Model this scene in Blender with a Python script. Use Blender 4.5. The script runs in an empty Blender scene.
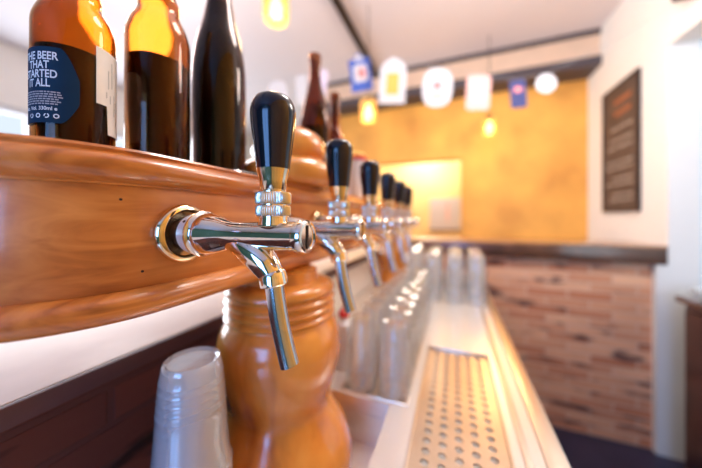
import bpy, bmesh, math, random
from mathutils import Vector, Matrix
random.seed(7)
C = bpy.context.scene.collection
PI = math.pi
EYE = 1.26
COUNTER = 0.90

# ------------------------------------------------------------------ materials
def nodes(name):
    m = bpy.data.materials.new(name); m.use_nodes = True
    nt = m.node_tree
    return m, nt, nt.nodes['Principled BSDF'], nt.nodes, nt.links

def mat(name, col, rough=0.5, metal=0.0, trans=0.0, ior=1.45, spec=0.5, coat=0.0, var=0.0, scale=20.0, bump=0.0, emit=None, estr=0.0):
    m, nt, p, N, L = nodes(name)
    p.inputs['Base Color'].default_value = (*col, 1)
    p.inputs['Roughness'].default_value = rough
    p.inputs['Metallic'].default_value = metal
    p.inputs['Transmission Weight'].default_value = trans
    p.inputs['IOR'].default_value = ior
    p.inputs['Specular IOR Level'].default_value = spec
    p.inputs['Coat Weight'].default_value = coat
    p.inputs['Coat Roughness'].default_value = 0.08
    if emit:
        p.inputs['Emission Color'].default_value = (*emit, 1)
        p.inputs['Emission Strength'].default_value = estr
    if var or bump:
        tc = N.new('ShaderNodeTexCoord'); no = N.new('ShaderNodeTexNoise')
        no.inputs['Scale'].default_value = scale; no.inputs['Detail'].default_value = 6
        L.new(tc.outputs['Object'], no.inputs['Vector'])
        if var:
            r = N.new('ShaderNodeValToRGB')
            r.color_ramp.elements[0].position = 0.3; r.color_ramp.elements[1].position = 0.7
            r.color_ramp.elements[0].color = (*[c * (1 - var) for c in col], 1)
            r.color_ramp.elements[1].color = (*[min(1, c * (1 + var)) for c in col], 1)
            L.new(no.outputs['Fac'], r.inputs['Fac']); L.new(r.outputs['Color'], p.inputs['Base Color'])
        if bump:
            b = N.new('ShaderNodeBump'); b.inputs['Strength'].default_value = bump; b.inputs['Distance'].default_value = 0.002
            L.new(no.outputs['Fac'], b.inputs['Height']); L.new(b.outputs['Normal'], p.inputs['Normal'])
    return m

def thin(name, tint, clear, milky, rough, ior=1.5, gl=1.0):
    # thin-walled clear sheet: passes most light straight through, reflects by angle, a little milky
    m = bpy.data.materials.new(name); m.use_nodes = True
    nt = m.node_tree; N, L = nt.nodes, nt.links; N.remove(N['Principled BSDF']); out = N['Material Output']
    t = N.new('ShaderNodeBsdfTransparent'); t.inputs[0].default_value = (*tint, 1)
    d = N.new('ShaderNodeBsdfDiffuse'); d.inputs[0].default_value = (*milky, 1)
    tl = N.new('ShaderNodeBsdfTranslucent'); tl.inputs[0].default_value = (*milky, 1)
    dm = N.new('ShaderNodeMixShader'); dm.inputs[0].default_value = .5; L.new(d.outputs[0], dm.inputs[1]); L.new(tl.outputs[0], dm.inputs[2])
    a = N.new('ShaderNodeMixShader'); a.inputs[0].default_value = 1-clear; L.new(t.outputs[0], a.inputs[1]); L.new(dm.outputs[0], a.inputs[2])
    g = N.new('ShaderNodeBsdfGlossy'); g.inputs['Roughness'].default_value = rough
    lw = N.new('ShaderNodeLayerWeight'); lw.inputs['Blend'].default_value = .5
    pw = N.new('ShaderNodeMath'); pw.operation = 'POWER'; pw.inputs[1].default_value = 2.4; L.new(lw.outputs['Facing'], pw.inputs[0])
    f = N.new('ShaderNodeMath'); f.operation = 'MULTIPLY_ADD'; f.inputs[1].default_value = .75; f.inputs[2].default_value = .08; L.new(pw.outputs[0], f.inputs[0])
    b = N.new('ShaderNodeMixShader'); L.new(f.outputs[0], b.inputs[0]); L.new(a.outputs[0], b.inputs[1]); L.new(g.outputs[0], b.inputs[2])
    L.new(b.outputs[0], out.inputs['Surface'])
    return m

def wood(name, dark, mid, light, grain=(60, 3.0, 60), rough=0.3, coat=0.5, warp=1.5, wavescale=1.0):
    m, nt, p, N, L = nodes(name)
    tc = N.new('ShaderNodeTexCoord'); mp = N.new('ShaderNodeMapping')
    mp.inputs['Scale'].default_value = grain
    L.new(tc.outputs['Object'], mp.inputs['Vector'])
    n1 = N.new('ShaderNodeTexNoise'); n1.inputs['Scale'].default_value = wavescale; n1.inputs['Detail'].default_value = 8; n1.inputs['Distortion'].default_value = warp
    L.new(mp.outputs['Vector'], n1.inputs['Vector'])
    n2 = N.new('ShaderNodeTexNoise'); n2.inputs['Scale'].default_value = 9; n2.inputs['Detail'].default_value = 3
    L.new(tc.outputs['Object'], n2.inputs['Vector'])
    mix = N.new('ShaderNodeMath'); mix.operation = 'MULTIPLY_ADD'
    L.new(n2.outputs['Fac'], mix.inputs[0]); mix.inputs[1].default_value = 0.55
    sub = N.new('ShaderNodeMath'); sub.operation = 'MULTIPLY'; sub.inputs[1].default_value = 0.5
    L.new(n1.outputs['Fac'], sub.inputs[0]); L.new(sub.outputs[0], mix.inputs[2])
    r = N.new('ShaderNodeValToRGB')
    r.color_ramp.elements[0].position = 0.36; r.color_ramp.elements[0].color = (*dark, 1)
    r.color_ramp.elements[1].position = 0.66; r.color_ramp.elements[1].color = (*light, 1)
    e = r.color_ramp.elements.new(0.5); e.color = (*mid, 1)
    L.new(mix.outputs[0], r.inputs['Fac']); L.new(r.outputs['Color'], p.inputs['Base Color'])
    p.inputs['Roughness'].default_value = rough
    p.inputs['Coat Weight'].default_value = coat; p.inputs['Coat Roughness'].default_value = 0.12
    b = N.new('ShaderNodeBump'); b.inputs['Strength'].default_value = 0.15; b.inputs['Distance'].default_value = 0.0006
    L.new(n1.outputs['Fac'], b.inputs['Height']); L.new(b.outputs['Normal'], p.inputs['Normal'])
    return m

def brick(name, c1, c2, mortar, plane='XZ', off=0.0, dark=None):
    m, nt, p, N, L = nodes(name)
    tc = N.new('ShaderNodeTexCoord'); sp = N.new('ShaderNodeSeparateXYZ'); cb = N.new('ShaderNodeCombineXYZ')
    L.new(tc.outputs['Object'], sp.inputs[0])
    L.new(sp.outputs['X' if plane == 'XZ' else 'Y'], cb.inputs['X']); L.new(sp.outputs['Z'], cb.inputs['Y'])
    bt = N.new('ShaderNodeTexBrick')
    bt.inputs['Scale'].default_value = 1.0
    bt.inputs['Brick Width'].default_value = 0.21; bt.inputs['Row Height'].default_value = 0.052
    bt.inputs['Mortar Size'].default_value = 0.005; bt.inputs['Mortar Smooth'].default_value = 0.3
    bt.inputs['Bias'].default_value = -0.1
    bt.inputs['Color1'].default_value = (*c1, 1); bt.inputs['Color2'].default_value = (*c2, 1); bt.inputs['Mortar'].default_value = (*mortar, 1)
    L.new(cb.outputs[0], bt.inputs['Vector'])
    no = N.new('ShaderNodeTexNoise'); no.inputs['Scale'].default_value = 9; no.inputs['Detail'].default_value = 5
    mp = N.new('ShaderNodeMapping'); mp.inputs['Scale'].default_value = (0.6, 0.6, 2.4)
    L.new(tc.outputs['Object'], mp.inputs[0]); L.new(mp.outputs[0], no.inputs['Vector'])
    rr = N.new('ShaderNodeValToRGB')
    rr.color_ramp.elements[0].position = 0.33; rr.color_ramp.elements[0].color = (0.20, 0.16, 0.20, 1)
    rr.color_ramp.elements[1].position = 0.62; rr.color_ramp.elements[1].color = (1.0, 0.95, 0.9, 1)
    e = rr.color_ramp.elements.new(0.43); e.color = (0.92, 0.85, 0.82, 1)
    L.new(no.outputs['Fac'], rr.inputs['Fac'])
    mx = N.new('ShaderNodeMixRGB'); mx.blend_type = 'MULTIPLY'; mx.inputs['Fac'].default_value = 1.0
    L.new(bt.outputs['Color'], mx.inputs[1]); L.new(rr.outputs['Color'], mx.inputs[2])
    L.new(mx.outputs[0], p.inputs['Base Color'])
    p.inputs['Roughness'].default_value = 0.8
    b = N.new('ShaderNodeBump'); b.inputs['Strength'].default_value = 0.8; b.inputs['Distance'].default_value = 0.006; b.invert = True
    L.new(bt.outputs['Fac'], b.inputs['Height']); L.new(b.outputs['Normal'], p.inputs['Normal'])
    return m

M = {}
M['rail'] = wood('rail_wood', (0.27, 0.070, 0.014), (0.56, 0.180, 0.033), (0.74, 0.30, 0.07), grain=(30, 4.5, 42), rough=0.38, coat=0.35)
M['mould'] = wood('moulding_wood', (0.23, 0.055, 0.012), (0.58, 0.185, 0.034), (0.76, 0.31, 0.075), grain=(45, 3, 45), rough=0.25, coat=0.7)
M['post'] = wood('turned_wood', (0.42, 0.115, 0.014), (0.68, 0.225, 0.030), (0.80, 0.33, 0.06), grain=(14, 14, 4), rough=0.22, coat=0.8)
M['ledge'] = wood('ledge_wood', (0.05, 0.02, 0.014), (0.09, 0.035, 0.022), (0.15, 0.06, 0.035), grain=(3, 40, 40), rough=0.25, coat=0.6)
M['ledge_lit'] = wood('ledge_lit_wood', (0.30, 0.13, 0.06), (0.42, 0.20, 0.10), (0.52, 0.28, 0.15), grain=(3, 40, 40), rough=0.22, coat=0.6)  # ledge wood made paler: light on the varnish put into the colour
M['cabinet'] = wood('cabinet_wood', (0.03, 0.012, 0.012), (0.055, 0.02, 0.018), (0.09, 0.03, 0.025), grain=(40, 40, 3), rough=0.35, coat=0.3)
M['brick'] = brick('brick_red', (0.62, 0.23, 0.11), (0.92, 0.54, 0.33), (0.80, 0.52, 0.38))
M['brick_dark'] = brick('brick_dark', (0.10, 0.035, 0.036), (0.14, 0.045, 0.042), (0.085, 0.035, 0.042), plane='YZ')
M['chrome'] = mat('chrome', (0.90, 0.82, 0.72), 0.07, 1.0)
M['nozzle'] = mat('nozzle_steel', (0.62, 0.64, 0.70), 0.16, 1.0)
M['knurl'] = mat('knurled_chrome', (0.80, 0.74, 0.64), 0.28, 1.0)
M['gold'] = mat('brass_ring', (0.86, 0.70, 0.46), 0.12, 1.0)
M['ferrule'] = mat('ferrule_metal', (0.88, 0.76, 0.58), 0.12, 1.0)
M['black'] = mat('black_lacquer', (0.003, 0.004, 0.014), 0.14, 0.0, coat=0.3)
M['darkhole'] = mat('dark_bore', (0.035, 0.012, 0.01), 0.4)
M['steel'] = mat('counter_steel', (0.90, 0.86, 0.82), 0.28, 0.60, bump=0.12, scale=60)
M['plate'] = mat('plate_steel', (0.70, 0.58, 0.46), 0.30, 0.97, var=0.08, scale=12, bump=0.1)
M['pan'] = mat('pan_steel', (0.85, 0.83, 0.80), 0.45, 0.4)
M['edge'] = mat('counter_edge_steel', (0.80, 0.70, 0.61), 0.30, 0.95, var=0.06, scale=8)
M['bartop'] = mat('cream_stone', (0.84, 0.79, 0.74), 0.4, coat=0.1, var=0.05, scale=15)
M['trimdark'] = mat('dark_edging', (0.10, 0.05, 0.06), 0.4)
M['glass'] = thin('clear_glass', (.985, .99, .99), .87, (.98, .98, .99), .03, 1.6)
M['amber'] = mat('amber_glass', (0.62, 0.25, 0.05), 0.02, trans=1.0, ior=1.3)
M['amber2'] = mat('honey_glass', (0.66, 0.30, 0.09), 0.02, trans=1.0, ior=1.3)
M['darkglass'] = mat('near_black_glass', (0.26, 0.12, 0.08), 0.02, trans=1.0, ior=1.4)
M['brownglass'] = mat('dark_brown_glass', (0.34, 0.13, 0.06), 0.02, trans=1.0, ior=1.35)
M['beer'] = mat('dark_beer', (0.030, 0.007, 0.016), 0.25, var=0.5, scale=30)
M['label_navy'] = mat('navy_paper', (0.006, 0.032, 0.075), 0.6, spec=0.15, var=0.1, scale=50)
M['label_white'] = mat('white_paper', (0.75, 0.76, 0.78), 0.55, var=0.05, scale=50)
M['print_white'] = mat('white_print', (0.75, 0.85, 0.9), 0.6)
M['print_grey'] = mat('grey_print', (0.38, 0.42, 0.46), 0.6)
M['cup'] = thin('clear_plastic', (.97, .98, 1.0), .72, (.98, .98, 1.0), .10, 1.5)
M['floor'] = mat('dark_floor_tiles', (0.025, 0.022, 0.05), 0.4, var=0.3, scale=4)
M['plaster_white'] = mat('white_plaster', (0.80, 0.77, 0.74), 0.75, var=0.03, scale=3)
M['plaster_daylit'] = mat('daylit_white_plaster', (0.68, 0.78, 0.84), 0.75, var=0.03, scale=3)  # white plaster with the blue of daylight put into the colour
M['ceiling'] = mat('ceiling_paint', (0.74, 0.69, 0.72), 0.8, var=0.02, scale=2)
M['orange'] = mat('orange_plaster', (0.90, 0.42, 0.085), 0.6, var=0.22, scale=3.5, bump=0.3)
M['yellow'] = mat('yellow_paint', (0.92, 0.74, 0.36), 0.7, var=0.05, scale=3)
M['teal'] = mat('teal_paint', (0.06, 0.19, 0.18), 0.7, var=0.1, scale=3)
M['beige'] = mat('beige_beam', (0.72, 0.52, 0.38), 0.6, var=0.06, scale=6)
M['darktrim'] = mat('dark_beam_trim', (0.075, 0.06, 0.07), 0.5)
M['blackmetal'] = mat('black_metal', (0.03, 0.022, 0.022), 0.4, metal=0.3)
M['board'] = mat('chalkboard', (0.085, 0.055, 0.045), 0.6, var=0.2, scale=8)
M['chalk'] = mat('chalk_marks', (0.34, 0.29, 0.25), 0.9)
M['chalk_orange'] = mat('orange_chalk', (0.30, 0.11, 0.05), 0.9)
M['lampglass'] = mat('lamp_amber_glass', (1.0, 0.74, 0.34), 0.15, trans=0.85, ior=1.2, emit=(1.0, 0.50, 0.14), estr=0.35)
M['bulb'] = mat('lit_bulb', (1, 0.9, 0.6), 0.5, emit=(1.0, 0.80, 0.42), estr=14)
M['white'] = mat('white_card', (0.58, 0.58, 0.62), 0.6)
M['blue'] = mat('blue_print', (0.05, 0.11, 0.45), 0.6)
M['navy'] = mat('navy_print', (0.03, 0.04, 0.16), 0.6)
M['red'] = mat('red_plastic', (0.75, 0.04, 0.04), 0.4)
M['redprint'] = mat('red_print', (0.72, 0.22, 0.22), 0.6)
M['pink'] = mat('pink_print', (0.80, 0.45, 0.42), 0.6)
M['yellowprint'] = mat('yellow_print', (0.72, 0.42, 0.08), 0.6)
M['whiteplastic'] = mat('white_plastic', (0.80, 0.80, 0.86), 0.4)
M['panelwhite'] = mat('pale_panel', (0.92, 0.91, 0.90), 0.3, coat=.3)
M['pen'] = mat('silver_tip', (0.8, 0.8, 0.82), 0.2, 1.0)

# ------------------------------------------------------------------ mesh helpers
def link(name, bm, m, parent=None, smooth=True, loc=None):
    me = bpy.data.meshes.new(name)
    bmesh.ops.recalc_face_normals(bm, faces=bm.faces)
    bm.to_mesh(me); bm.free()
    me.materials.append(m)
    if smooth:
        for p in me.polygons: p.use_smooth = True
        try: me.set_sharp_from_angle(angle=math.radians(35))
        except Exception: pass
    o = bpy.data.objects.new(name, me); C.objects.link(o)
    if parent: o.parent = parent
    if loc: o.location = loc
    return o

def thing(name, label, cat, loc=(0, 0, 0), rz=0.0, group=None):
    o = bpy.data.objects.new(name, None); C.objects.link(o)
    o.location = loc; o.rotation_euler = (0, 0, rz); o.empty_display_size = 0.05
    o['label'] = label; o['category'] = cat
    if group: o['group'] = group
    return o

def tag(o, label, cat, group=None):
    o['label'] = label; o['category'] = cat
    if group: o['group'] = group
    return o

def struct(o):
    o['kind'] = 'structure'; return o

def box(bm, x0, x1, y0, y1, z0, z1, bev=0.0, seg=2):
    vs = [bm.verts.new(v) for v in ((x0,y0,z0),(x1,y0,z0),(x1,y1,z0),(x0,y1,z0),(x0,y0,z1),(x1,y0,z1),(x1,y1,z1),(x0,y1,z1))]
    fs = [bm.faces.new([vs[i] for i in f]) for f in ((3,2,1,0),(4,5,6,7),(0,1,5,4),(1,2,6,5),(2,3,7,6),(3,0,4,7))]
    if bev:
        es = list({e for f in fs for e in f.edges})
        bmesh.ops.bevel(bm, geom=es, offset=bev, segments=seg, affect='EDGES', profile=0.5)
    return bm

def B(*a, **k):
    return box(bmesh.new(), *a, **k)

def lathe(bm, prof, seg=40, center=(0, 0, 0), axis='Z', ripple=None):
    """prof: list of (r, t) along axis; r=0 closes to a point. ripple(i, j)->scale"""
    rings = []
    cx, cy, cz = center
    def pt(r, t, a):
        c, s = math.cos(a) * r, math.sin(a) * r
        if axis == 'Z': return (cx + c, cy + s, cz + t)
        if axis == 'X': return (cx + t, cy + c, cz + s)
        return (cx + c, cy + t, cz + s)
    for i, (r, t) in enumerate(prof):
        if r < 1e-7: rings.append([bm.verts.new(pt(0, t, 0))])
        else: rings.append([bm.verts.new(pt(r * (ripple(i, j) if ripple else 1), t, 2 * PI * j / seg)) for j in range(seg)])
    for a, b in zip(rings, rings[1:]):
        if len(a) == 1 and len(b) == 1: continue
        for j in range(seg):
            k = (j + 1) % seg
            if len(a) == 1: bm.faces.new((a[0], b[j], b[k]))
            elif len(b) == 1: bm.faces.new((a[j], a[k], b[0]))
            else: bm.faces.new((a[j], a[k], b[k], b[j]))
    return bm

def smooth_prof(pts, n=6):
    """catmull-rom through profile points"""
    out = []
    P = [pts[0]] + list(pts) + [pts[-1]]
    for i in range(1, len(P) - 2):
        p0, p1, p2, p3 = P[i-1], P[i], P[i+1], P[i+2]
        for k in range(n):
            t = k / n
            out.append(tuple(0.5 * ((2*p1[d]) + (-p0[d]+p2[d])*t + (2*p0[d]-5*p1[d]+4*p2[d]-p3[d])*t*t + (-p0[d]+3*p1[d]-3*p2[d]+p3[d])*t**3) for d in range(len(p1))))
    out.append(tuple(pts[-1]))
    return out

def tube(bm, pts, radii, seg=20, cap=True):
    pts = [Vector(p) for p in pts]
    n = len(pts); rings = []
    up = Vector((0, 1, 0))
    for i, p in enumerate(pts):
        t = (pts[min(i+1, n-1)] - pts[max(i-1, 0)]).normalized()
        u = up if abs(t.dot(up)) < 0.95 else Vector((0, 0, 1))
        a = t.cross(u).normalized(); b = t.cross(a).normalized()
        r = radii[i] if hasattr(radii, '__len__') else radii
        rings.append([bm.verts.new(p + a * math.cos(2*PI*j/seg) * r + b * math.sin(2*PI*j/seg) * r) for j in range(seg)])
    for A, Bq in zip(rings, rings[1:]):
        for j in range(seg):
            k = (j+1) % seg
            bm.faces.new((A[j], A[k], Bq[k], Bq[j]))
    if cap:
        bm.faces.new(rings[0]); bm.faces.new(list(reversed(rings[-1])))
    return bm

def copy_tree(o, parent=None):
    c = o.copy(); C.objects.link(c)
    if parent: c.parent = parent
    for ch in list(o.children): copy_tree(ch, c)
    return c

# ------------------------------------------------------------------ room shell
XR, YB, XL, YR, HC = 1.05, 2.80, -3.5, -2.6, EYE + 1.456
struct(link('floor', B(XL-.1, 2.7, YR-.1, 4.6, -0.05, 0), M['floor'], smooth=False))
struct(link('ceiling', B(XL-.1, 2.7, YR-.1, 4.6, HC, HC + 0.05), M['ceiling'], smooth=False))
# orange back wall with a serving hatch
OX0, OX1, OZ0, OZ1 = -1.16, 0.065, 1.05, EYE + 0.586
bm = bmesh.new()
box(bm, -1.45, OX0, YB, YB+.12, 0, HC); box(bm, OX1, XR, YB, YB+.12, 0, HC)
box(bm, OX0, OX1, YB, YB+.12, 0, OZ0); box(bm, OX0, OX1, YB, YB+.12, OZ1, HC)
struct(link('wall_back', bm, M['orange'], smooth=False))
# kitchen behind the hatch
bm = bmesh.new()
box(bm, -1.45, 0.75, 4.40, 4.5, 0, HC); box(bm, -1.55, -1.45, YB, 4.5, 0, HC); box(bm, 0.65, 0.75, YB+.12, 4.4, 0, HC)
struct(link('wall_kitchen', bm, M['yellow'], smooth=False))
struct(link('wall_far', B(XL, -1.55, 4.4, 4.5, 0, HC), M['plaster_white'], smooth=False))
# right wall, doorway between y=0.85 and 1.904
DH = EYE + 0.905
bm = bmesh.new()
box(bm, XR, XR+.12, 1.904, YB+.12, 0, HC); box(bm, XR, XR+.12, 0.85, 1.904, DH, HC)
struct(link('wall_right', bm, M['plaster_white'], smooth=False))
struct(link('wall_right_near', B(XR, XR+.12, YR, .85, 0, HC), M['orange'], smooth=False))  # out of view; orange picked to warm the reflections in the chrome
bm = bmesh.new()
box(bm, XR+.12, 2.6, 1.904, 2.0, 0, HC); box(bm, 2.5, 2.6, 0.0, 1.904, 0, HC)
struct(link('wall_passage', bm, M['plaster_daylit'], smooth=False))
# left wall with a window
def wall_with_window(name, m, fixed, a0, a1, w0, w1, z0, z1, axis):
    bm = bmesh.new()
    def bx(p, q, za, zb):
        if axis == 'X': box(bm, fixed-.1, fixed, p, q, za, zb)
        else: box(bm, p, q, fixed-.1, fixed, za, zb)
    bx(a0, w0, 0, HC); bx(w1, a1, 0, HC); bx(w0, w1, 0, z0); bx(w0, w1, z1, HC)
    struct(link(name, bm, m, smooth=False))
W1 = (0.3, 2.9, 0.9, EYE + 0.95)
wall_with_window('wall_left', M['plaster_white'], XL, YR, 4.5, *W1, 'X')
W2 = (-1.0, 0.45, 0.85, 2.35)
wall_with_window('wall_rear', M['teal'], YR, XL, XR+.12, *W2, 'Y')
def window(name, axis, fixed, w0, w1, z0, z1, bars):
    e = bpy.data.objects.new(name, None); C.objects.link(e); e['kind'] = 'structure'
    bm = bmesh.new(); f = 0.05
    def bx(p, q, za, zb):
        if axis == 'X': box(bm, fixed-.08, fixed-.03, p, q, za, zb)
        else: box(bm, p, q, fixed-.08, fixed-.03, za, zb)
    bx(w0, w0+f, z0, z1); bx(w1-f, w1, z0, z1); bx(w0+f, w1-f, z0, z0+f); bx(w0+f, w1-f, z1-f, z1)
    for k in range(1, bars): 
        c = w0 + (w1-w0)*k/bars; bx(c-.02, c+.02, z0+f, z1-f)
    link('window_frame', bm, M['white'], e, smooth=False)
window('window_1', 'X', XL, *W1, 3)
window('window_2', 'Y', YR, *W2, 2)

# ceiling beam in front of the orange wall
be = bpy.data.objects.new('trim_1', None); C.objects.link(be); be['kind'] = 'structure'
link('beam_body', B(-1.45, XR, 2.60, YB, EYE+1.245, HC-.03), M['beige'], be, smooth=False)
link('beam_lower_band', B(-1.45, XR, 2.57, YB, EYE+1.17, EYE+1.245), M['darktrim'], be, smooth=False)
link('beam_upper_band', B(-1.45, XR, 2.58, YB, HC-.035, HC), M['darktrim'], be, smooth=False)

# brick half wall with ledge
struct(link('wall_brick', B(-1.0, 1.005, 1.94, 2.12, 0, 1.01), M['brick'], smooth=False))
struct(link('trim_2', B(1.005, XR, 1.905, 2.12, 0, 1.01), M['plaster_white'], smooth=False))
lt = thing('bar_ledge', 'dark wooden bar ledge capping the light red brick half wall', 'ledge', (0, 0, 0))
link('ledge_board', B(-1.0, XR-.002, 1.90, 2.26, 1.012, 1.10, bev=0.004), M['ledge'], lt)
link('ledge_surface', B(-1.0, XR-.002, 1.896, 2.262, 1.10, 1.112, bev=0.003), M['ledge_lit'], lt)['label'] = 'varnished top face with its lit sheen put into the colour'

# ------------------------------------------------------------------ bar: backsplash + cream top
BX = -0.42; BT = EYE - 0.188
bar = thing('bar_counter', 'bar counter with pale cream top over dark brick under the tap rail', 'bar counter')
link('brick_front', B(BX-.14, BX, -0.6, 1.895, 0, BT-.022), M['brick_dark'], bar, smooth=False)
link('counter_top', B(-1.0, BX-.004, -0.6, 1.895, BT-.018, BT, bev=0.002), M['bartop'], bar)
link('edging', B(BX-.0035, BX+.004, -0.6, 1.895, BT-.024, BT-.001, bev=0.001), M['trimdark'], bar)

# ------------------------------------------------------------------ steel working counter
wc = thing('steel_counter', 'stainless steel working counter running towards the brick half wall', 'counter')
bm = bmesh.new()
PX0, PX1, PY0, PY1 = -0.068, 0.083, 0.10, 0.775      # main perforated plate
QX0, QX1, QY0, QY1 = -0.225, -0.082, 0.510, 1.14      # second plate under the glasses
CX0, CX1, CY0, CY1 = BX+.005, 0.125, -0.55, 1.935
SX1, SY1, SZ = -0.115, 0.503, 0.81      # sunken section below the cups and the first post
xs = sorted({CX0, SX1, QX0, QX1, PX0, PX1, CX1}); ys = sorted({CY0, SY1, PY0, QY0, PY1, QY1, CY1})
def inhole(x, y): return (x < SX1 and y < SY1) or (PX0 < x < PX1 and PY0 < y < PY1) or (QX0 < x < QX1 and QY0 < y < QY1)
for i in range(len(xs)-1):
    for j in range(len(ys)-1):
        if not inhole((xs[i]+xs[i+1])/2, (ys[j]+ys[j+1])/2):
            box(bm, xs[i], xs[i+1], ys[j], ys[j+1], COUNTER-.03, COUNTER)
bmesh.ops.remove_doubles(bm, verts=bm.verts, dist=1e-5)
# drop interior duplicate faces
seen = {}
for f in list(bm.faces):
    k = tuple(round(c, 4) for c in f.calc_center_median())
    seen.setdefault(k, []).append(f)
for k, fs in seen.items():
    if len(fs) > 1:
        for f in fs: bm.faces.remove(f)
link('worktop', bm, M['steel'], wc, smooth=False)
bm = bmesh.new()
box(bm, CX0, SX1, CY0, SY1, SZ-.01, SZ); box(bm, SX1, SX1+.004, CY0, SY1, SZ-.01, COUNTER-.031); box(bm, CX0, SX1, SY1, SY1+.004, SZ-.01, COUNTER-.031)
link('sunken_shelf', bm, M['steel'], wc, smooth=False)
link('bounce_panel', B(BX-.0035, BX+.004, .56, 1.895, COUNTER+.001, BT-.03, bev=.001), M['panelwhite'], bar)['label'] = 'pale panel added behind the glasses to brighten them'  # added so the glasses show something bright instead of dark brick
link('cupboard_base', B(CX0, 0.12, CY0, CY1, 0, 0.70), M['cabinet'], wc, smooth=False)
bm = bmesh.new()
box(bm, CX1, 0.158, CY0, CY1, COUNTER-.05, COUNTER+.002, bev=0.004)
link('front_edge', bm, M['edge'], wc)
bm = bmesh.new()
box(bm, 0.096, 0.108, CY0, CY1, COUNTER, COUNTER+.0035, bev=0.0015)
link('raised_bead', bm, M['edge'], wc)

def perforated(name, label, x0, x1, y0, y1, px, py, r, m):
    t = thing(name, label, 'drip tray', (x0, y0, COUNTER))
    w, h = x1-x0, y1-y0
    nx, ny = max(1, int((w-.008)/px)), max(1, int((h-.008)/py))
    ox, oy = (w-nx*px)/2, (h-ny*py)/2
    bm = bmesh.new()
    K = 12; zt, zb = -.0035, -.0055
    for i in range(nx):
        for j in range(ny):
            cx, cy = ox+(i+.5)*px, oy+(j+.5)*py
            inner = []; outer = []; lower = []
            for k in range(K):
                a = 2*PI*k/K + PI/12
                ca, sa = math.cos(a), math.sin(a)
                inner.append(bm.verts.new((cx+ca*r, cy+sa*r, zt)))
                lower.append(bm.verts.new((cx+ca*r*.92, cy+sa*r*.92, zb)))
                s = min(px/2/abs(ca), py/2/abs(sa))
                outer.append((cx+ca*s, cy+sa*s))
            ov = [bm.verts.new((a, b, zt)) for a, b in outer]
            corners = [(cx+sx*px/2, cy+sy*py/2) for sx in (1,-1) for sy in (1,-1)]
            for k in range(K):
                q = (k+1) % K
                bm.faces.new((inner[k], ov[k], ov[q], inner[q]))
                bm.faces.new((inner[k], inner[q], lower[q], lower[k]))
                a, b = outer[k], outer[q]
                for c in corners:
                    if abs(a[0]-b[0]) > 1e-6 and abs(a[1]-b[1]) > 1e-6:
                        on = lambda p: abs(p[0]-c[0]) < 1e-6 or abs(p[1]-c[1]) < 1e-6
                        if on(a) and on(b):
                            bm.faces.new((ov[k], bm.verts.new((c[0], c[1], zt)), ov[q]))
    bmesh.ops.remove_doubles(bm, verts=bm.verts, dist=1e-5)
    # border strips
    def flat(a0, a1, b0, b1):
        if a1-a0 > 1e-5: bm.faces.new([bm.verts.new(v) for v in ((a0,b0,zt),(a1,b0,zt),(a1,b1,zt),(a0,b1,zt))])
    flat(.001, ox, .001, h-.001); flat(w-ox, w-.001, .001, h-.001); flat(ox, w-ox, .001, oy); flat(ox, w-ox, h-oy, h-.001)
    pl = link('perforated_plate', bm, m, t, smooth=False)
    rim = bmesh.new()
    g = .0045
    box(rim, 0.0005, g, 0.0005, h-.0005, -.0034, .0022, bev=.001); box(rim, w-g, w-.0005, 0.0005, h-.0005, -.0034, .0022, bev=.001)
    box(rim, g, w-g, 0.0005, g, -.0034, .0022, bev=.001); box(rim, g, w-g, h-g, h-.0005, -.0034, .0022, bev=.001)
    link('rim', rim, M['edge'], t)
    pan = bmesh.new()
    box(pan, .002, w-.002, .002, h-.002, -.022, -.020)
    box(pan, .0005, .002, .0005, h-.0005, -.022, -.006); box(pan, w-.002, w-.0005, .0005, h-.0005, -.022, -.006)
    box(pan, .002, w-.002, .0005, .002, -.022, -.006); box(pan, .002, w-.002, h-.002, h-.0005, -.022, -.006)
    link('drip_pan', pan, M['pan'], t, smooth=False)
    return t
perforated('drip_tray', 'long perforated steel drip tray beside the counter front edge', PX0, PX1, PY0, PY1, .0245, .0205, .0062, M['plate'])
perforated('drip_tray', 'perforated steel drip tray under the rows of upturned glasses', QX0, QX1, QY0, QY1, .0225, .0205, .0058, M['plate'])

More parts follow.
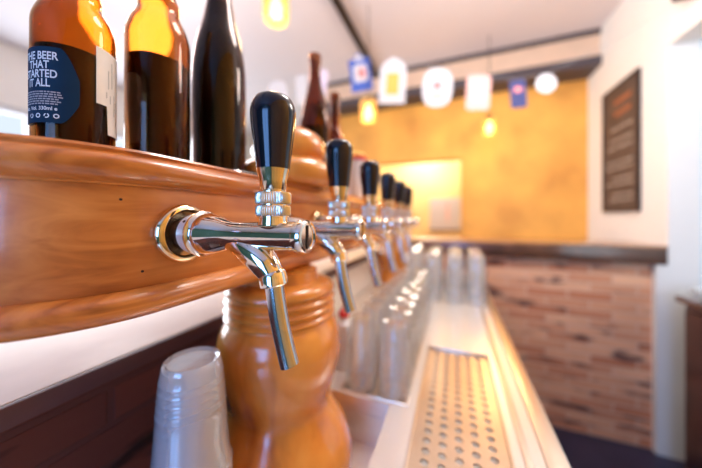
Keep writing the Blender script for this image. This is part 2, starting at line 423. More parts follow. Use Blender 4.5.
# ------------------------------------------------------------------ tap rail (beam)
RF, RB, RY1, AR, AY = -0.2542, -0.41, 1.70, 0.12, 0.17
def rail_path():
    """closed plan loop, counter-clockwise seen from above, with outward normals"""
    pts = []
    cx, cy = RF-AR, AY
    # front straight, from far to near
    n = 24
    for k in range(n): pts.append((Vector((RF, RY1-(RY1-AY)*k/n)), Vector((1, 0))))
    for k in range(17):
        a = -PI/2*k/16
        pts.append((Vector((cx+AR*math.cos(a), cy+AR*math.sin(a))), Vector((math.cos(a), math.sin(a)))))
    return pts
def rail_part(name, prof, m, parent, depth_back=True):
    """prof: closed list of (out, z) ; swept along the front, closed straight at the back"""
    bm = bmesh.new()
    rings = []
    for p, nrm in rail_path():
        ring = []
        for o, z in prof:
            q = p + nrm*o
            ring.append(bm.verts.new((max(q.x, RB) if q.x < RB else q.x, q.y, z)))
        rings.append(ring)
    for A, Q in zip(rings, rings[1:]):
        for j in range(len(prof)-1):
            bm.faces.new((A[j], A[j+1], Q[j+1], Q[j]))
    # back: straight vertical plane at RB
    zt, zb = prof[0][1], prof[-1][1]
    n = len(rings)
    top = [r[0] for r in rings]; bot = [r[-1] for r in rings]
    bt0 = bm.verts.new((RB, RY1, zt)); bb0 = bm.verts.new((RB, RY1, zb))
    bt1 = bm.verts.new((RB, top[-1].co.y, zt)); bb1 = bm.verts.new((RB, bot[-1].co.y, zb))
    bm.faces.new(top + [bt1, bt0]); bm.faces.new(list(reversed(bot)) + [bb0, bb1])
    bm.faces.new((bt0, bt1, bb1, bb0))
    bm.faces.new(rings[0] + [bb0, bt0]); bm.faces.new(list(reversed(rings[-1])) + [bt1, bb1])
    return link(name, bm, m, parent)
rail = thing('tap_rail', 'curved-end varnished wooden tap rail on turned posts above the bar', 'tap rail')
z = lambda h: EYE + h
rail_part('face_board', [(-.0002, z(.0275)), (0, z(.0270)), (0, z(-.0605)), (-.0002, z(-.061))], M['rail'], rail)
rail_part('top_moulding', [(.002, z(.0585)), (.0055, z(.0578)), (.007, z(.0555)), (.006, z(.0530)), (.0075, z(.0515)), (.0115, z(.0490)), (.0135, z(.0450)), (.0135, z(.0405)), (.0115, z(.0360)), (.0075, z(.0320)), (.0035, z(.0297)), (.0015, z(.0290)), (.0012, z(.0272))], M['mould'], rail)
rail_part('bottom_moulding', [(.0012, z(-.0612)), (.0045, z(-.0625)), (.0095, z(-.0655)), (.0125, z(-.0700)), (.0130, z(-.0750)), (.0112, z(-.0800)), (.0070, z(-.0842)), (.001, z(-.0864))], M['mould'], rail)
for (yy, hh) in ((0.1365, 0.0155), (0.151, -0.047)):
    xx = RF if yy > AY else RF - AR + math.sqrt(AR**2 - (AY-yy)**2)
    link('nail_hole', lathe(bmesh.new(), [(0, .0006), (.0010, .0005), (.0012, -.0004), (0, -.0006)], seg=12, center=(xx, yy, z(hh)), axis='X'), M['darkhole'], rail)
# turned posts
def post_profile():
    # (radius, height relative to the eye)
    P = [(.090, -.449), (.101, -.446), (.115, -.432), (.121, -.405), (.1195, -.382), (.110, -.355), (.095, -.332), (.083, -.313), (.0805, -.301), (.084, -.286), (.092, -.262), (.0985, -.238), (.1015, -.215), (.100, -.195), (.0945, -.178), (.0865, -.166)]
    s = smooth_prof(P, 4)
    s += [(.0855, -.1635), (.088, -.1615), (.0905, -.158), (.088, -.1545), (.0850, -.1525), (.0850, -.1505), (.088, -.1485), (.0905, -.145), (.088, -.1415), (.0850, -.1395), (.0850, -.1365), (.088, -.1345), (.0905, -.131), (.088, -.1275), (.0850, -.1255), (.0850, -.1235), (.088, -.1215), (.0900, -.118), (.0895, -.1145), (.0870, -.110), (.0820, -.1065), (.0740, -.1040), (.062, -.1030), (.060, -.0868)]
    s = [(a, b + EYE) for a, b in s]
    return [(0, s[0][1])] + s + [(0, s[-1][1])]
BTM = z(-.0864)
def finial_profile():
    P = [(0, 0), (.074, 0), (.084, .006), (.088, .018), (.086, .030), (.077, .040), (.064, .045), (.0605, .048), (.064, .052), (.068, .062), (.067, .076), (.060, .090), (.046, .101), (.026, .108), (0, .1105)]
    return [P[0]] + smooth_prof(P[1:], 4)
link('turned_post', lathe(bmesh.new(), post_profile(), 64, (-.276, .381, 0)), M['post'], rail)
far = [(a*.85, max(b, COUNTER+.001)) for a, b in post_profile() if b > COUNTER-.02 or a == 0]
link('turned_post', lathe(bmesh.new(), far, 64, (-.325, 1.50, 0)), M['post'], rail)
for (x, y, r) in ((-.290, .424, 1.0), (-.325, 1.50, .85)):
    link('finial', lathe(bmesh.new(), [(a*r, b) for a, b in finial_profile()], 48, (x, y, z(.0588))), M['post'], rail)

# ------------------------------------------------------------------ beer taps
TX, TY0, TP = -0.1438, 0.187, 0.139
def make_tap():
    t = thing('beer_tap', '', 'beer tap', (TX, TY0, EYE), group='beer taps along the wooden rail')
    ax = -.0153; F = RF - TX       # rail face in local x
    # wall ring
    P = [(.016, F+.0008), (.0275, F+.0008), (.0292, F+.003), (.0288, F+.006), (.0265, F+.0085), (.0238, F+.0092), (.0222, F+.0078), (.0215, F+.006), (.0195, F+.0052), (.016, F+.0045)]
    link('wall_ring', lathe(bmesh.new(), P+[P[0]], 56, (0, 0, ax), 'X'), M['gold'], t)['label'] = 'brassy wall ring'
    # dark shank
    link('shank', lathe(bmesh.new(), [(0, F+.001), (.0152, F+.001), (.0152, F+.016), (0, F+.016)], 40, (0, 0, ax), 'X'), M['darkhole'], t)
    # pale nut with drilled hole
    bm = bmesh.new()
    lathe(bm, [(0, F+.0155), (.0178, F+.0155), (.0188, F+.0165), (.0188, F+.0275), (0, F+.0275)], 48, (0, 0, ax), 'X')
    nut = link('locking_nut', bm, M['nut'] if 'nut' in M else M['pen'], t)
    a = math.radians(125)
    hb = bmesh.new(); lathe(hb, [(0, 0), (.0014, 0), (.0014, .0006), (0, .0006)], 14, (0, 0, 0))
    ho = link('pin_hole', hb, M['darkhole'], nut)
    a = math.radians(40)  # up and towards the camera side
    ho.location = (F+.0215, -math.cos(a)*.0186, ax+math.sin(a)*.0186); ho.rotation_euler = (PI/2-a, 0, 0)
    # body
    bm = bmesh.new()
    P = [(0, F+.027), (.0205, F+.027), (.0218, F+.029), (.0218, F+.031), (.0200, F+.0325), (.0192, F+.034), (.0198, F+.0365), (.0192, F+.039), (.0180, F+.045), (.0160, F+.053), (.0136, F+.061), (.0122, F+.069), (.0120, F+.080), (.0122, F+.095), (.0122, .0245), (.0126, .025)]
    P += [(.0136, .026), (.0138, .028), (.0138, .0325), (.0128, .0340), (.0108, .0343), (.0102, .0330), (0, .0330)]
    lathe(bm, P, 56, (0, 0, ax), 'X')
    # sweeping outlet
    C0 = [(-.058, 0, -.0185, .0060), (-.044, 0, -.0215, .0095), (-.030, 0, -.0255, .0120), (-.018, 0, -.0320, .0130), (-.0085, 0, -.0400, .0122), (-.003, 0, -.0470, .0108), (-.0005, 0, -.0530, .0098)]
    S = smooth_prof(C0, 4)
    tube(bm, [s[:3] for s in S], [s[3] for s in S], 28)
    # collar stub under handle
    lathe(bm, [(0, -.006), (.0125, -.006), (.0120, -.001), (.0115, .002), (0, .002)], 40)
    body = link('tap_body', bm, M['chrome'], t)
    sb = B(.0328, .0338, -.0012, .0012, ax-.0095, ax+.0095)
    link('screw_slot', sb, M['blackmetal'], body, smooth=False)
    # outlet collar
    link('outlet_collar', tube(bmesh.new(), [(-.0015, 0, -.0475), (-.0008, 0, -.0490), (.0010, 0, -.0570), (.0012, 0, -.0580)], [.0108, .0118, .0116, .0104], 32), M['chrome'], t)
    # nozzle
    N0 = smooth_prof([(.0008, 0, -.056), (.0030, 0, -.070), (.0070, 0, -.090), (.0125, 0, -.110), (.0165, 0, -.1225)], 5)
    bm = bmesh.new()
    tube(bm, N0, .0078, 28, cap=False)
    N1 = list(reversed(N0))
    tube(bm, N1, .0066, 28, cap=False)
    link('nozzle', bm, M['nozzle'], t)['label'] = 'plain bent steel nozzle'
    # knurled collars
    def kn(z0, z1, r):
        n = 90
        prof = [(r*.86, z0), (r*.97, z0), (r, z0+.0012), (r, (z0+z1)/2), (r, z1-.0012), (r*.97, z1), (r*.86, z1)]
        return lathe(bmesh.new(), [(0, z0)] + prof + [(0, z1)], n, ripple=lambda i, j: 1.0 + (.030 if (j % 2 == 0) else -.030) * (1 if 2 < i < 6 else 0))
    link('knurled_collar', kn(.0015, .0105, .0142), M['knurl'], t)
    link('knurled_collar', kn(.0115, .0215, .0145), M['knurl'], t)
    link('collar_neck', lathe(bmesh.new(), [(0, .0005), (.0122, .0005), (.0122, .0222), (.0112, .0226), (0, .0226)], 36), M['chrome'], t)
    # handle
    h = link('handle_grip', lathe(bmesh.new(), [(0, .0412)] + smooth_prof([(.0138, .0412), (.0145, .0480), (.0162, .062), (.0181, .0765), (.0189, .086), (.0184, .0935), (.0161, .0995), (.0119, .1030), (.0060, .1046), (.0001, .1050)], 5), 48), M['black'], t)
    h['label'] = 'glossy black handle grip'
    link('handle_ferrule', lathe(bmesh.new(), [(0, .0226), (.0098, .0226), (.0105, .0235), (.0114, .032), (.0136, .0400), (.0139, .0412), (0, .0412)], 44), M['ferrule'], t)
    return t
M['nut'] = mat('nut_steel', (0.85, 0.85, 0.88), 0.3, 0.6)
tap_labels = ['largest and nearest black-handled chrome beer tap, just right of the dark bottle',
              'second black-handled beer tap in the row, beside the wooden finial',
              'third black-handled beer tap, in front of the red-topped tub',
              'fourth black-handled beer tap counting from the largest one',
              'fifth black-handled beer tap, next to last in the receding row',
              'last and smallest beer tap at the far end of the row']
tap0 = make_tap()
for k in range(6):
    t = tap0 if k == 0 else copy_tree(tap0)
    t.location = (TX, TY0 + TP*k, EYE); t['label'] = tap_labels[k]

# ------------------------------------------------------------------ bottles
RT = z(.0588)
def bottle(name, label, x, y, outer, glass, liquid_h, wall=.0018, liquid=True, lip=True, rz=0):
    """outer: list of (r, z)"""
    t = thing(name, label, 'bottle', (x, y, RT), rz, group='bottles standing on the tap rail')
    H = outer[-1][1]
    inner = [(max(r-wall, .004), zz) for r, zz in outer if zz > .006]
    prof = [(0, .003), (outer[0][0]*.7, .0015), (outer[0][0]*.9, 0)] + outer + [(outer[-1][0]-.002, H+.001)] + list(reversed(inner)) + [(inner[0][0]*.9, .006), (0, .007)]
    link('glass_body', lathe(bmesh.new(), prof, 56), glass, t)
    if liquid:
        lp = [(r-wall-.0006, zz) for r, zz in outer if .006 < zz < liquid_h]
        rl = lp[-1][0]
        link('beer_inside', lathe(bmesh.new(), [(0, .008), (lp[0][0]*.88, .008)] + lp + [(rl, liquid_h), (0, liquid_h)], 48), M['beer'], t)
    return t
def bprof(R, cyl, neckz, rn, H, drop=None):
    sh = neckz-cyl
    P = [(R*.96, .001), (R, .005), (R, cyl*.5), (R, cyl), (R*.97, cyl+sh*.14), (R*.86, cyl+sh*.34), (R*.66, cyl+sh*.58), ((R+3*rn)/4*1.02, cyl+sh*.80), (rn*1.05, neckz), (rn, neckz+(H-neckz)*.5), (rn*.97, H-.018)]
    s = smooth_prof(P[3:], 5)
    return P[:3] + s + [(rn*1.16, H-.0165), (rn*1.2, H-.013), (rn*1.16, H-.009), (rn*1.05, H-.0075), (rn*1.12, H-.005), (rn*1.1, H-.001)]
b1 = bottle('beer_bottle', 'amber beer bottle with a navy label in white capitals', -.350, .1465, bprof(.0300, .122, .172, .0150, .230), M['amber'], .098)
b2 = bottle('beer_bottle', 'honey-coloured unlabelled beer bottle, half full of dark beer', -.333, .2150, bprof(.0325, .150, .212, .0165, .262), M['amber2'], .125)
def wprof(R, cyl, neckz, rn, H):
    sh = neckz-cyl
    P = [(R, cyl), (R*.985, cyl+sh*.1), (R*.93, cyl+sh*.25), (R*.81, cyl+sh*.44), (R*.62, cyl+sh*.65), (rn*1.22, cyl+sh*.86), (rn*1.05, neckz), (rn, (neckz+H)/2), (rn*.95, H-.02)]
    return [(R*.95, .001), (R, .006), (R, cyl*.5)] + smooth_prof(P, 5) + [(rn*1.15, H-.018), (rn*1.18, H-.008), (rn*1.1, H-.001)]
b3 = bottle('beer_bottle', 'tall dark brown sloping-shouldered bottle next to the large black tap handle', -.335, .3060, wprof(.0375, .152, .285, .0150, .320), M['darkglass'], .262)
b4 = bottle('beer_bottle', 'long-necked brown bottle behind the finial, taller of the two far bottles', -.3350, .560, wprof(.0360, .150, .275, .0130, .328), M['brownglass'], .15)
b4.location.x, b4.location.y = -.308, .5560
b5 = bottle('beer_bottle', 'small brown long-necked bottle above the second tap handle', -.3035, .658, bprof(.0300, .125, .190, .0125, .280), M['brownglass'], .10)

def text_geo(s, size, bold=False):
    cu = bpy.data.curves.new('t', 'FONT'); cu.body = s; cu.size = size; cu.align_x = 'CENTER'
    if bold: cu.offset = size*.02
    o = bpy.data.objects.new('t', cu); C.objects.link(o)
    dg = bpy.context.evaluated_depsgraph_get(); dg.update()
    me = bpy.data.meshes.new_from_object(o.evaluated_get(dg))
    vs = [v.co.copy() for v in me.vertices]; fs = [tuple(p.vertices) for p in me.polygons]
    bpy.data.objects.remove(o); bpy.data.curves.remove(cu); bpy.data.meshes.remove(me)
    return vs, fs
def wrap_text(bm, s, size, R, az, zc, sx=1.0, bold=True):
    vs, fs = text_geo(s, size, bold)
    nv = [bm.verts.new((R*math.cos(az+v.x*sx/R), R*math.sin(az+v.x*sx/R), zc+v.y)) for v in vs]
    for f in fs:
        try: bm.faces.new([nv[i] for i in f])
        except ValueError: pass
def wrap_patch(bm, R, az, outline, n=28, thick=.0003):
    """outline(u in 0..1)->(zlow, zhigh) over azimuth az=(a0,a1)"""
    rows = []
    for i in range(n+1):
        u = i/n; a = az[0]+(az[1]-az[0])*u; lo, hi = outline(u)
        rows.append([bm.verts.new((r*math.cos(a), r*math.sin(a), q)) for r in (R, R+thick) for q in (lo, hi)])
    for A, Q in zip(rows, rows[1:]):
        bm.faces.new((A[2], Q[2], Q[3], A[3])); bm.faces.new((A[0], A[1], Q[1], Q[0]))
        bm.faces.new((A[0], Q[0], Q[2], A[2])); bm.faces.new((A[1], A[3], Q[3], Q[1]))
    bm.faces.new((rows[0][0], rows[0][2], rows[0][3], rows[0][1])); bm.faces.new((rows[-1][0], rows[-1][1], rows[-1][3], rows[-1][2]))
# navy label: world azimuth, bottle 1 faces camera at -22.3 deg
D = math.radians
R1 = .0301
az0, az1 = D(-22.3-112), D(-22.3+4)
def navy(u):
    lo, hi = .0255, .0925
    e = 0
    if u > .80: e = ((u-.80)/.20)**1.6*.026
    if u < .20: e = ((.20-u)/.20)**1.6*.026
    return lo+e*.75, hi-e
bm = bmesh.new(); wrap_patch(bm, R1, (az0, az1), navy, 60)
nl = link('paper_label', bm, M['label_navy'], b1); nl['label'] = 'navy label with white capitals'
bm = bmesh.new(); TC = D(-22.3-51)
for s, zz in (('THE BEER', .0812), ('THAT', .0732), ('STARTED', .0652), ('IT ALL', .0572)):
    wrap_text(bm, s, .0098, R1+.0005, TC, zz, .74)
link('lettering', bm, M['print_white'], nl, smooth=False)
bm = bmesh.new(); wrap_text(bm, 'Alc. Vol. 330ml e', .0046, R1+.0005, TC, .0365, .95)
link('volume_print', bm, M['print_white'], nl, smooth=False)
for k in range(4):
    bm = bmesh.new()
    a = TC + D(-12+k*13)
    pts = [(R1+.0006)]
    ring = []
    for j in range(20):
        q = 2*PI*j/20
        ring.append([bm.verts.new(((R1+.0005)*math.cos(a+r*math.cos(q)/R1), (R1+.0005)*math.sin(a+r*math.cos(q)/R1), .0315+r*math.sin(q))) for r in (.0012, .0021)])
    for j in range(20):
        if k in (0, 2) and j in (4, 5, 11, 12): continue
        A, Q = ring[j], ring[(j+1) % 20]; bm.faces.new((A[0], A[1], Q[1], Q[0]))
    link('printed_icon', bm, M['print_white'], nl, smooth=False)
bm = bmesh.new()
rr = random.Random(3)
for row in range(6):
    zz = .0520 - row*.0021; a = TC-D(32)
    while a < TC+D(30):
        w = rr.uniform(.0012, .0036)/R1
        vs = [bm.verts.new(((R1+.0005)*math.cos(q), (R1+.0005)*math.sin(q), h)) for q, h in ((a, zz), (a+w, zz), (a+w, zz+.0011), (a, zz+.0011))]
        bm.faces.new(vs); a += w + .0006/R1
link('fine_print', bm, M['print_grey'], nl, smooth=False)
# white side label
bm = bmesh.new()
wrap_patch(bm, R1, (D(-22.3+26), D(-22.3+118)), lambda u: (.0520 if u < .22 else .0240, .1065 + .0*u), 50)
wl = link('side_label', bm, M['label_white'], b1); wl['label'] = 'plain white side label'
bm = bmesh.new()
for row, (a, lo, hi) in enumerate(((42, .060, .066), (46, .070, .088), (50, .056, .064), (54, .072, .098), (60, .045, .066), (66, .035, .060))):
    q0, q1 = D(-22.3+a), D(-22.3+a+2.2)
    bm.faces.new([bm.verts.new(((R1+.0005)*math.cos(q), (R1+.0005)*math.sin(q), h)) for q, h in ((q0, lo), (q1, lo), (q1, hi), (q0, hi))])
link('side_print', bm, M['print_grey'], wl, smooth=False)

# pen on the rail top
pn = thing('pen', 'thin black pen with silver tip lying by the dark bottle', 'pen', (-.2770, .300, RT+.0042), D(78))
link('barrel', tube(bmesh.new(), [(-.012, 0, 0), (.05, 0, 0), (.075, 0, 0)], [.0038, .0038, .0034], 16), M['black'], pn)
link('tip', tube(bmesh.new(), [(-.034, 0, 0), (-.028, 0, 0), (-.012, 0, 0)], [.0008, .0022, .0038], 16), M['pen'], pn)

# white tub with red and yellow lid
tb = thing('tub', 'white tub with red and yellow lid standing on the rail', 'tub', (-.305, .825, RT))
link('tub_body', lathe(bmesh.new(), [(0, .0005), (.030, .0005), (.033, .004), (.0365, .120), (.036, .128), (0, .128)], 40), M['whiteplastic'], tb)
link('lid_band', lathe(bmesh.new(), [(0, .1285), (.0385, .1285), (.039, .131), (.0385, .141), (0, .141)], 40), M['red'], tb)['label'] = 'red lid band'
link('lid_top', lathe(bmesh.new(), [(0, .1412), (.037, .1412), (.034, .150), (.022, .157), (0, .160)], 40), M['yellowprint'], tb)['label'] = 'domed yellow lid top'

# ------------------------------------------------------------------ plastic cups
def cup_bm():
    bm = bmesh.new()
    # inverted: base up at z=.13, rim at 0
    P = [(.0425, .0015), (.0428, .0030), (.0415, .0042), (.0404, .006), (.0378, .040), (.0358, .066)]
    for k in range(5):
        zz = .074 + k*.0085
        r = .0352 - (zz-.074)*.085
        P += [(r, zz), (r+.0007, zz+.0022), (r, zz+.0044)]
    P += [(.0308, .1215), (.0300, .1262), (.0284, .1285), (.0262, .1275), (.0245, .1258), (0, .1256)]
    inner = [(max(r-.0006, 0), zz-.0006) for r, zz in reversed(P[:-1])]
    prof = P + [(0, .1250)] + [q for q in inner if q[0] > 0 and q[1] > 0]
    prof.append(P[0])
    return lathe(bm, prof, 48)
NC = 14; STEP = .0122
cupo = None
for k in range(NC):
    zz = SZ + .0005 + k*STEP
    if cupo is None: cupo = link('plastic_cup', cup_bm(), M['cup']); o = cupo
    else: o = cupo.copy(); C.objects.link(o)
    o.location = (-.283, .2200, zz)
    tag(o, 'topmost upturned clear plastic cup of the nested stack below the rail' if k == NC-1 else 'upturned clear plastic cup nested inside the stack below the rail', 'cup', 'stack of plastic cups')

# ------------------------------------------------------------------ beer glasses
def glass_bm(rb, rt, H, wall=.0026, foot=.012):
    # upside down: mouth at z=0 (radius rt), thick base at z=H (radius rb)
    out = [(rt, .001), (rt+.0004, .003)] + smooth_prof([(rt, .006), (rt*.985, H*.3), ((rt+rb)/2, H*.65), (rb*1.0, H*.93), (rb*.96, H-.002)], 4)
    top = [(rb*.90, H), (rb*.5, H-.002), (0, H-.003)]
    inn = [(0, H-foot), (rb-wall*2, H-foot-.001), (rb-wall*1.1, H-foot-.006), ((rt+rb)/2-wall, H*.6), (rt*.985-wall, H*.3), (rt-wall, .004), (rt-wall*.7, .0006), (rt, .001)]
    n0 = len(out)
    return lathe(bmesh.new(), out+top+inn, 60, ripple=lambda i, j: 1.0 + (.022*math.cos(2*PI*j*12/60) if 3 < i < n0-4 else 0))
gA = None; gB = None
tray_z = COUNTER + .0025
def put_glass(src, x, y, z0, label, group, rz=0):
    o = src.copy(); C.objects.link(o); o.location = (x, y, z0); o.rotation_euler = (0, 0, rz)
    tag(o, label, 'glass', group); return o
gA = link('beer_glass', glass_bm(.0255, .0340, .150), M['glass'])
gB = link('beer_glass', glass_bm(.031, .0395, .205), M['glass'])
used = {'A': False, 'B': False}
def place(kind, *a):
    src = gA if kind == 'A' else gB
    if not used[kind]:
        used[kind] = True; src.location = (a[0], a[1], a[2]); tag(src, a[3], 'glass', a[4])
    else: put_glass(src, *a)
LZ = COUNTER - .0034
rows_y = [.556, .634, .712, .790, .868, .946, 1.024, 1.100]
for i, y in enumerate(rows_y):
    for j, x in enumerate((-.189, -.116)):
        lab = 'short upturned glass behind the nearest one in the %s row on the tray' % ('rail-side' if j == 0 else 'outer')
        if i == 0: lab = 'upturned beer glass on the tray, nearest of the %s row' % ('rail-side' if j == 0 else 'outer')
        place('A', x + random.uniform(-.002, .002), y + random.uniform(-.006, .006), LZ, lab, 'short glasses on the drip tray, ' + ('rail side' if j == 0 else 'outer side'))
for i, y in enumerate((1.225, 1.315, 1.405, 1.495)):
    for j, x in enumerate((-.175, -.085, .005, .090)):
        if i == 0:
            lab = 'tall upturned glass in the front row before the brick wall, ' + ['leftmost', 'second from left', 'third from left', 'rightmost beside the counter edge'][j]
        else: lab = 'tall upturned glass behind the front row at the counter end'
        place('B', x + random.uniform(-.002, .002), y, COUNTER + .0005, lab, 'tall glasses at the far counter end')

# squeeze bottle with red cap beside post
sq = thing('squeeze_bottle', 'white squeeze bottle with red cap between post and glasses', 'bottle', (-.237, .605, COUNTER+.0005))
sq.location = (-.252, .600, COUNTER + .0005)
link('bottle_body', lathe(bmesh.new(), [(0, 0), (.024, 0), (.026, .004), (.026, .09), (.022, .103), (.011, .110), (.011, .118), (0, .118)], 32), M['whiteplastic'], sq)
link('cap', lathe(bmesh.new(), [(0, .1185), (.0125, .1185), (.0125, .130), (.005, .136), (.0035, .145), (0, .146)], 28), M['red'], sq)['label'] = 'red screw cap'

# ------------------------------------------------------------------ pendants
def pendant():
    t = thing('pendant_lamp', '', 'lamp', group='amber jar pendant lamps')
    # origin at bottom of jar
    link('jar_shade', lathe(bmesh.new(), [(.020, 0), (.050, .002), (.056, .012), (.058, .05), (.058, .125), (.052, .143), (.038, .152), (.036, .152), (.050, .141), (.0555, .124), (.0555, .05), (.0535, .014), (.048, .0045), (.020, .0025), (.020, 0)], 40), M['lampglass'], t)
    link('bulb', lathe(bmesh.new(), [(0, .018)] + smooth_prof([(.012, .020), (.026, .036), (.030, .055), (.024, .078), (.014, .098), (.012, .115)], 4) + [(0, .115)], 28), M['bulb'], t)['label'] = 'glowing bulb'
    link('socket', lathe(bmesh.new(), [(0, .1155), (.016, .1155), (.018, .135), (.0355, .1525), (.034, .165), (.012, .178), (0, .180)], 28), M['blackmetal'], t)
    return t
lamps = [(-.755, 1.0, EYE+.895, 'amber jar pendant lamp hanging at the top edge of the picture'),
         (-.545, 1.73, EYE+.660, 'amber jar pendant lamp between the blue card and the yellow one'),
         (.262, 2.36, EYE+.665, 'amber jar pendant lamp before the plain orange wall')]
lp0 = pendant()
for k, (x, y, zz, lab) in enumerate(lamps):
    o = lp0 if k == 0 else copy_tree(lp0)
    o.location = (x, y, zz); o['label'] = lab
    s = (1.0, .98, .90)[k]; o.scale = (s, s, s)
    top = HC - .001 if k else HC - .036
    c = link('cord', tube(bmesh.new(), [(0, 0, .179), (0, 0, (top-zz)/s)], .003, 10), M['blackmetal'], o)
    L = bpy.data.lights.new('pendant_glow', 'POINT'); L.energy = 9; L.color = (1.0, .66, .30); L.shadow_soft_size = .05
    lo = bpy.data.objects.new('pendant_glow', L); C.objects.link(lo); lo.location = (x, y, zz-.06)

tr = link('ceiling_track', B(-.752, -.700, -1.2, 2.57, HC-.036, HC-.001, bev=.004), M['blackmetal'])
tag(tr, 'long black track running along the pale ceiling', 'ceiling track')

# ------------------------------------------------------------------ bunting
def shape_rr(w, h, r, n=6):
    pts = []
    for cx, cy, a0 in ((w/2-r, h/2-r, 0), (-w/2+r, h/2-r, 90), (-w/2+r, -h/2+r, 180), (w/2-r, -h/2+r, 270)):
        for k in range(n+1):
            a = D(a0+90*k/n); pts.append((cx+r*math.cos(a), cy+r*math.sin(a)))
    return pts
def slab(pts, y0, y1, dx=0, dz=0):
    bm = bmesh.new()
    f = [bm.verts.new((p[0]+dx, y0, p[1]+dz)) for p in pts]; b = [bm.verts.new((p[0]+dx, y1, p[1]+dz)) for p in pts]
    bm.faces.new(f); bm.faces.new(list(reversed(b)))
    for i in range(len(pts)):
        j = (i+1) % len(pts); bm.faces.new((f[i], f[j], b[j], b[i]))
    return bm
YS = 1.75
cards = [ # x, top z, w, h, tilt, kind, label
    (-1.30, 1.09, .17, .24, 4, 'plain', 'white bunting card hanging above the largest tap handle'),
    (-1.09, 1.09, .09, .22, -3, 'plainn', 'narrow white bunting card beside the long-necked bottle'),
    (-.926, 1.10, .13, .24, 8, 'lilac', 'lilac white bunting card behind the two far bottles'),
    (-.627, 1.15, .155, .265, -7, 'blue', 'blue bunting card with a white and red centre'),
    (-.373, 1.073, .175, .31, 3, 'yellow', 'white bunting card with a yellow beer panel'),
    (-.094, .942, .185, .245, 2, 'oval', 'oval white bunting card with a small red emblem'),
    (.140, .853, .135, .21, 3, 'pink', 'pink bunting card near the third pendant'),
    (.335, .786, .085, .16, -4, 'navy', 'narrow navy bunting card before the orange wall'),
    (.473, .793, .105, .105, 0, 'round', 'small round white bunting disc, last before the white wall')]
M['lilac'] = mat('lilac_card', (0.68, 0.62, 0.82), .6)
for (x, hz, w, h, tilt, kind, lab) in cards:
    t = thing('bunting_card', lab, 'bunting card', (x, YS, z(hz)), group='beer bunting cards on the string')
    t.rotation_euler = (0, D(tilt), D(12))
    base = {'plain': 'white', 'plainn': 'white', 'lilac': 'lilac', 'blue': 'blue', 'yellow': 'white', 'oval': 'white', 'pink': 'pink', 'navy': 'navy', 'round': 'white'}[kind]
    r = min(w, h)*.18
    if kind in ('oval', 'round', 'plain'):
        pts = [(w/2*math.cos(2*PI*k/32), h/2*math.sin(2*PI*k/32)) for k in range(32)]
        if kind == 'oval' or kind == 'plain': pts = [(math.copysign(abs(math.cos(2*PI*k/36))**.75, math.cos(2*PI*k/36))*w/2, math.copysign(abs(math.sin(2*PI*k/36))**.8, math.sin(2*PI*k/36))*h/2) for k in range(36)]
    elif kind == 'yellow':
        pts = [(w/2, -h/2), (w/2, h*.22), (w*.40, h*.36), (w*.2, h*.44), (0, h/2), (-w*.2, h*.44), (-w*.40, h*.36), (-w/2, h*.22), (-w/2, -h/2)]
    elif kind == 'blue':
        pts = [(w/2, -h/2), (w*.46, 0), (w/2, h*.36), (w*.22, h*.38), (w*.1, h/2), (-w*.12, h/2), (-w*.22, h*.38), (-w/2, h*.36), (-w*.46, 0), (-w/2, -h/2)]
    else: pts = shape_rr(w, h, r)
    link('card', slab(pts, -.0012, .0012, 0, -h/2), M[base], t, smooth=False)
    if kind == 'blue':
        link('printed_panel', slab(shape_rr(w*.62, h*.46, .02), -.002, -.0013, 0, -h*.52), M['white'], t, smooth=False)
        link('printed_emblem', slab(shape_rr(w*.34, h*.24, .015), -.0028, -.0021, w*.05, -h*.52), M['redprint'], t, smooth=False)
        link('printed_crest', slab([(.03*math.cos(2*PI*k/20), .02*math.sin(2*PI*k/20)) for k in range(20)], -.002, -.0013, 0, -h*.12), M['white'], t, smooth=False)
    if kind == 'yellow':
        link('printed_panel', slab(shape_rr(w*.48, h*.46, .006), -.002, -.0013, 0, -h*.58), M['yellowprint'], t, smooth=False)
    if kind == 'oval':
        link('printed_emblem', slab(shape_rr(w*.26, h*.20, .015), -.002, -.0013, 0, -h*.45), M['redprint'], t, smooth=False)
        link('printed_panel', slab(shape_rr(w*.4, h*.18, .015), -.002, -.0013, 0, -h*.72), M['pink'], t, smooth=False)
    if kind == 'pink':
        link('printed_panel', slab(shape_rr(w*.5, h*.3, .015), -.002, -.0013, 0, -h*.6), M['white'], t, smooth=False)
    if kind == 'navy':
        link('printed_panel', slab(shape_rr(w*.5, h*.2, .01), -.002, -.0013, 0, -h*.35), M['redprint'], t, smooth=False)
sp = [(-3.49, YS, z(1.30)), (-1.9, YS, z(1.16))] + [(c[0], YS, z(c[1])+.003) for c in cards] + [(.75, YS, z(.90)), (XR, YS, z(1.06))]
st = link('bunting_string', tube(bmesh.new(), sp, .0009, 8), M['print_grey'])
tag(st, 'thin string carrying the bunting cards under the ceiling', 'string')

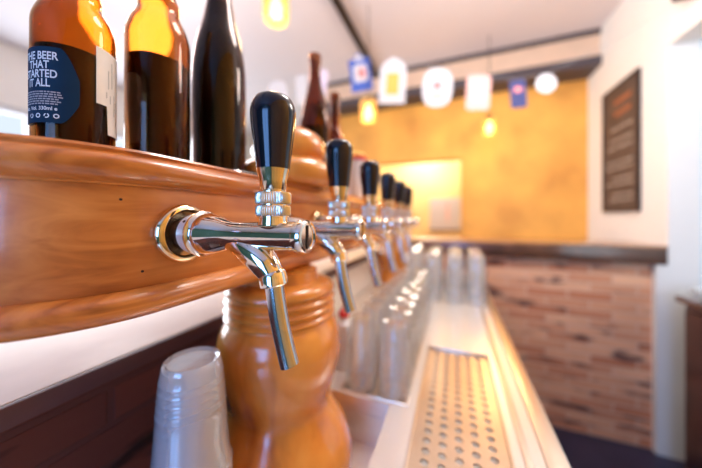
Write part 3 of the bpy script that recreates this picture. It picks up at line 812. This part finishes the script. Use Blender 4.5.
# ------------------------------------------------------------------ chalkboard menu
cb = thing('chalkboard', 'dark framed chalkboard menu on the white right wall', 'chalkboard', (XR, 2.32, z(.053)))
BW, BH = .385, .842
link('board_panel', B(-.012, -.001, -BW/2, BW/2, 0, BH), M['board'], cb, smooth=False)
fr = bmesh.new()
box(fr, -.020, -.001, -BW/2-.012, -BW/2, -.012, BH+.012); box(fr, -.020, -.001, BW/2, BW/2+.012, -.012, BH+.012)
box(fr, -.020, -.001, -BW/2, BW/2, -.012, 0); box(fr, -.020, -.001, -BW/2, BW/2, BH, BH+.012)
link('board_frame', fr, M['blackmetal'], cb, smooth=False)
rr = random.Random(11)
for row, hz in enumerate((.06, .10, .17, .21, .28, .32, .42, .47, .55)):
    ch = bmesh.new(); y = -BW/2+.05; e = BW/2 - rr.uniform(.05, .12)
    while y < e:
        w = rr.uniform(.015, .05); box(ch, -.0132, -.0121, y, y+w, hz+rr.uniform(-.003, .003), hz+.016); y += w+.010
    link('chalk_line', ch, M['chalk'], cb, smooth=False)
for hz in (.64, .72):
    ch = B(-.0132, -.0121, -.13, .06, hz, hz+.035)
    link('chalk_heading', ch, M['chalk_orange'], cb, smooth=False)

# wall speaker above doorway
sk = thing('wall_speaker', 'small black speaker on the wall above the doorway', 'speaker', (XR-.045, 1.66, z(1.02)))
link('housing', B(-.045, .044, -.07, .07, 0, .2, bev=.01), M['blackmetal'], sk)
link('grille', B(-.047, -.0455, -.055, .055, .015, .185), M['darktrim'], sk)

# dark cabinet in the doorway with bowl
cbn = thing('cabinet', 'dark brown cabinet standing in the right-hand doorway', 'cabinet', (0, 0, 0))
link('cabinet_body', B(1.02, 1.47, 1.12, 1.74, 0.02, EYE-.40, bev=.003), M['cabinet'], cbn)
link('cabinet_top', B(.99, 1.48, 1.10, 1.755, EYE-.399, EYE-.372, bev=.005), M['ledge'], cbn)
link('plinth', B(1.04, 1.46, 1.14, 1.72, 0, 0.02), M['blackmetal'], cbn)
for i in range(2):
    y0 = 1.14 + i*.30
    d = link('door', B(1.005, 1.019, y0, y0+.28, .06, EYE-.43, bev=.003), M['cabinet'], cbn)
    link('knob', lathe(bmesh.new(), [(0, -.022), (.010, -.020), (.012, -.014), (.005, -.008), (.005, 0), (0, 0)], 20, (1.0045, y0+(.25 if i == 0 else .03), .55), 'X'), M['pen'], d)
bw = link('glass_bowl', lathe(bmesh.new(), [(0, .001)] + smooth_prof([(.025, .001), (.045, .012), (.058, .032), (.062, .050)], 4) + [(.060, .0505)] + smooth_prof([(.0585, .048), (.054, .032), (.042, .015), (.022, .006)], 4) + [(0, .006)], 40), M['glass'])
bw.location = (1.060, 1.675, EYE-.3715); tag(bw, 'clear glass bowl on the dark cabinet in the doorway', 'bowl')

# kitchen paper notice
kn = thing('notice_board', 'white notice seen through the serving hatch in the yellow room', 'notice', (-.13, 4.385, EYE-.05))
link('sheet', B(-.23, .23, 0, .014, -.13, .36), M['white'], kn, smooth=False)
link('rail_strip', B(-.235, .235, -.012, .014, -.155, -.131), M['darktrim'], kn, smooth=False)
link('printed_streak', B(.02, .05, -.0012, -.0002, 0, .30), M['pink'], kn, smooth=False)

# ------------------------------------------------------------------ lights
def area(name, loc, rot, sx, sy, power, col):
    L = bpy.data.lights.new(name, 'AREA'); L.shape = 'RECTANGLE'; L.size = sx; L.size_y = sy; L.energy = power; L.color = col
    o = bpy.data.objects.new(name, L); C.objects.link(o); o.location = loc; o.rotation_euler = rot
    return o
area('daylight_left', (XL-.12, (W1[0]+W1[1])/2, (W1[2]+W1[3])/2), (0, -PI/2, 0), W1[3]-W1[2], W1[1]-W1[0], 120, (.88, .93, 1.0))
area('daylight_rear', ((W2[0]+W2[1])/2, YR-.12, (W2[2]+W2[3])/2), (PI/2, 0, 0), W2[1]-W2[0], W2[3]-W2[2], 95, (.14, .40, 1.0))
area('daylight_passage', (1.9, .02, 1.5), (PI/2, 0, 0), 1.2, 1.6, 20, (.80, .93, 1.0))
def point(name, loc, e, col, r=.15):
    L = bpy.data.lights.new(name, 'POINT'); L.energy = e; L.color = col; L.shadow_soft_size = r
    o = bpy.data.objects.new(name, L); C.objects.link(o); o.location = loc
point('kitchen_light', (-.45, 3.9, 2.2), 55, (1.0, .93, .82))
point('fill_light', (.12, .85, 2.45), 48, (1.0, .95, .90), .2)  # added fill light over the counter, no fixture hangs here
point('fill_light', (-1.6, .9, 2.3), 22, (1.0, .93, .90), .2)  # unseen fill added on the bar's far side
point('fill_light', (.55, 1.2, 2.1), 26, (1.0, .92, .84), .15)  # unseen fill added to lift the brick half wall

w = bpy.data.worlds.new('sky'); bpy.context.scene.world = w; w.use_nodes = True
bg = w.node_tree.nodes['Background']; bg.inputs[0].default_value = (.75, .86, 1.0, 1); bg.inputs[1].default_value = 1.6

# ------------------------------------------------------------------ camera
cam = bpy.data.cameras.new('camera'); co = bpy.data.objects.new('camera', cam); C.objects.link(co)
co.location = (0, 0, EYE); co.rotation_euler = (PI/2, 0, math.atan(103/265))
cam.sensor_width = 36; cam.lens = 265*36/702; cam.shift_y = -16/702
cam.clip_start = .01
cam.dof.use_dof = True; cam.dof.focus_distance = .235; cam.dof.aperture_fstop = 1.7
sc = bpy.context.scene; sc.camera = co
sc.view_settings.view_transform = 'Standard'; sc.view_settings.look = 'None'; sc.view_settings.gamma = 1.0
sc.view_settings.exposure = -0.6
sc.view_settings.use_curve_mapping = False
sc.cycles.use_denoising = True
sc.cycles.max_bounces = 16; sc.cycles.transparent_max_bounces = 40; sc.cycles.transmission_bounces = 14; sc.cycles.diffuse_bounces = 5
sc.cycles.sample_clamp_indirect = 8
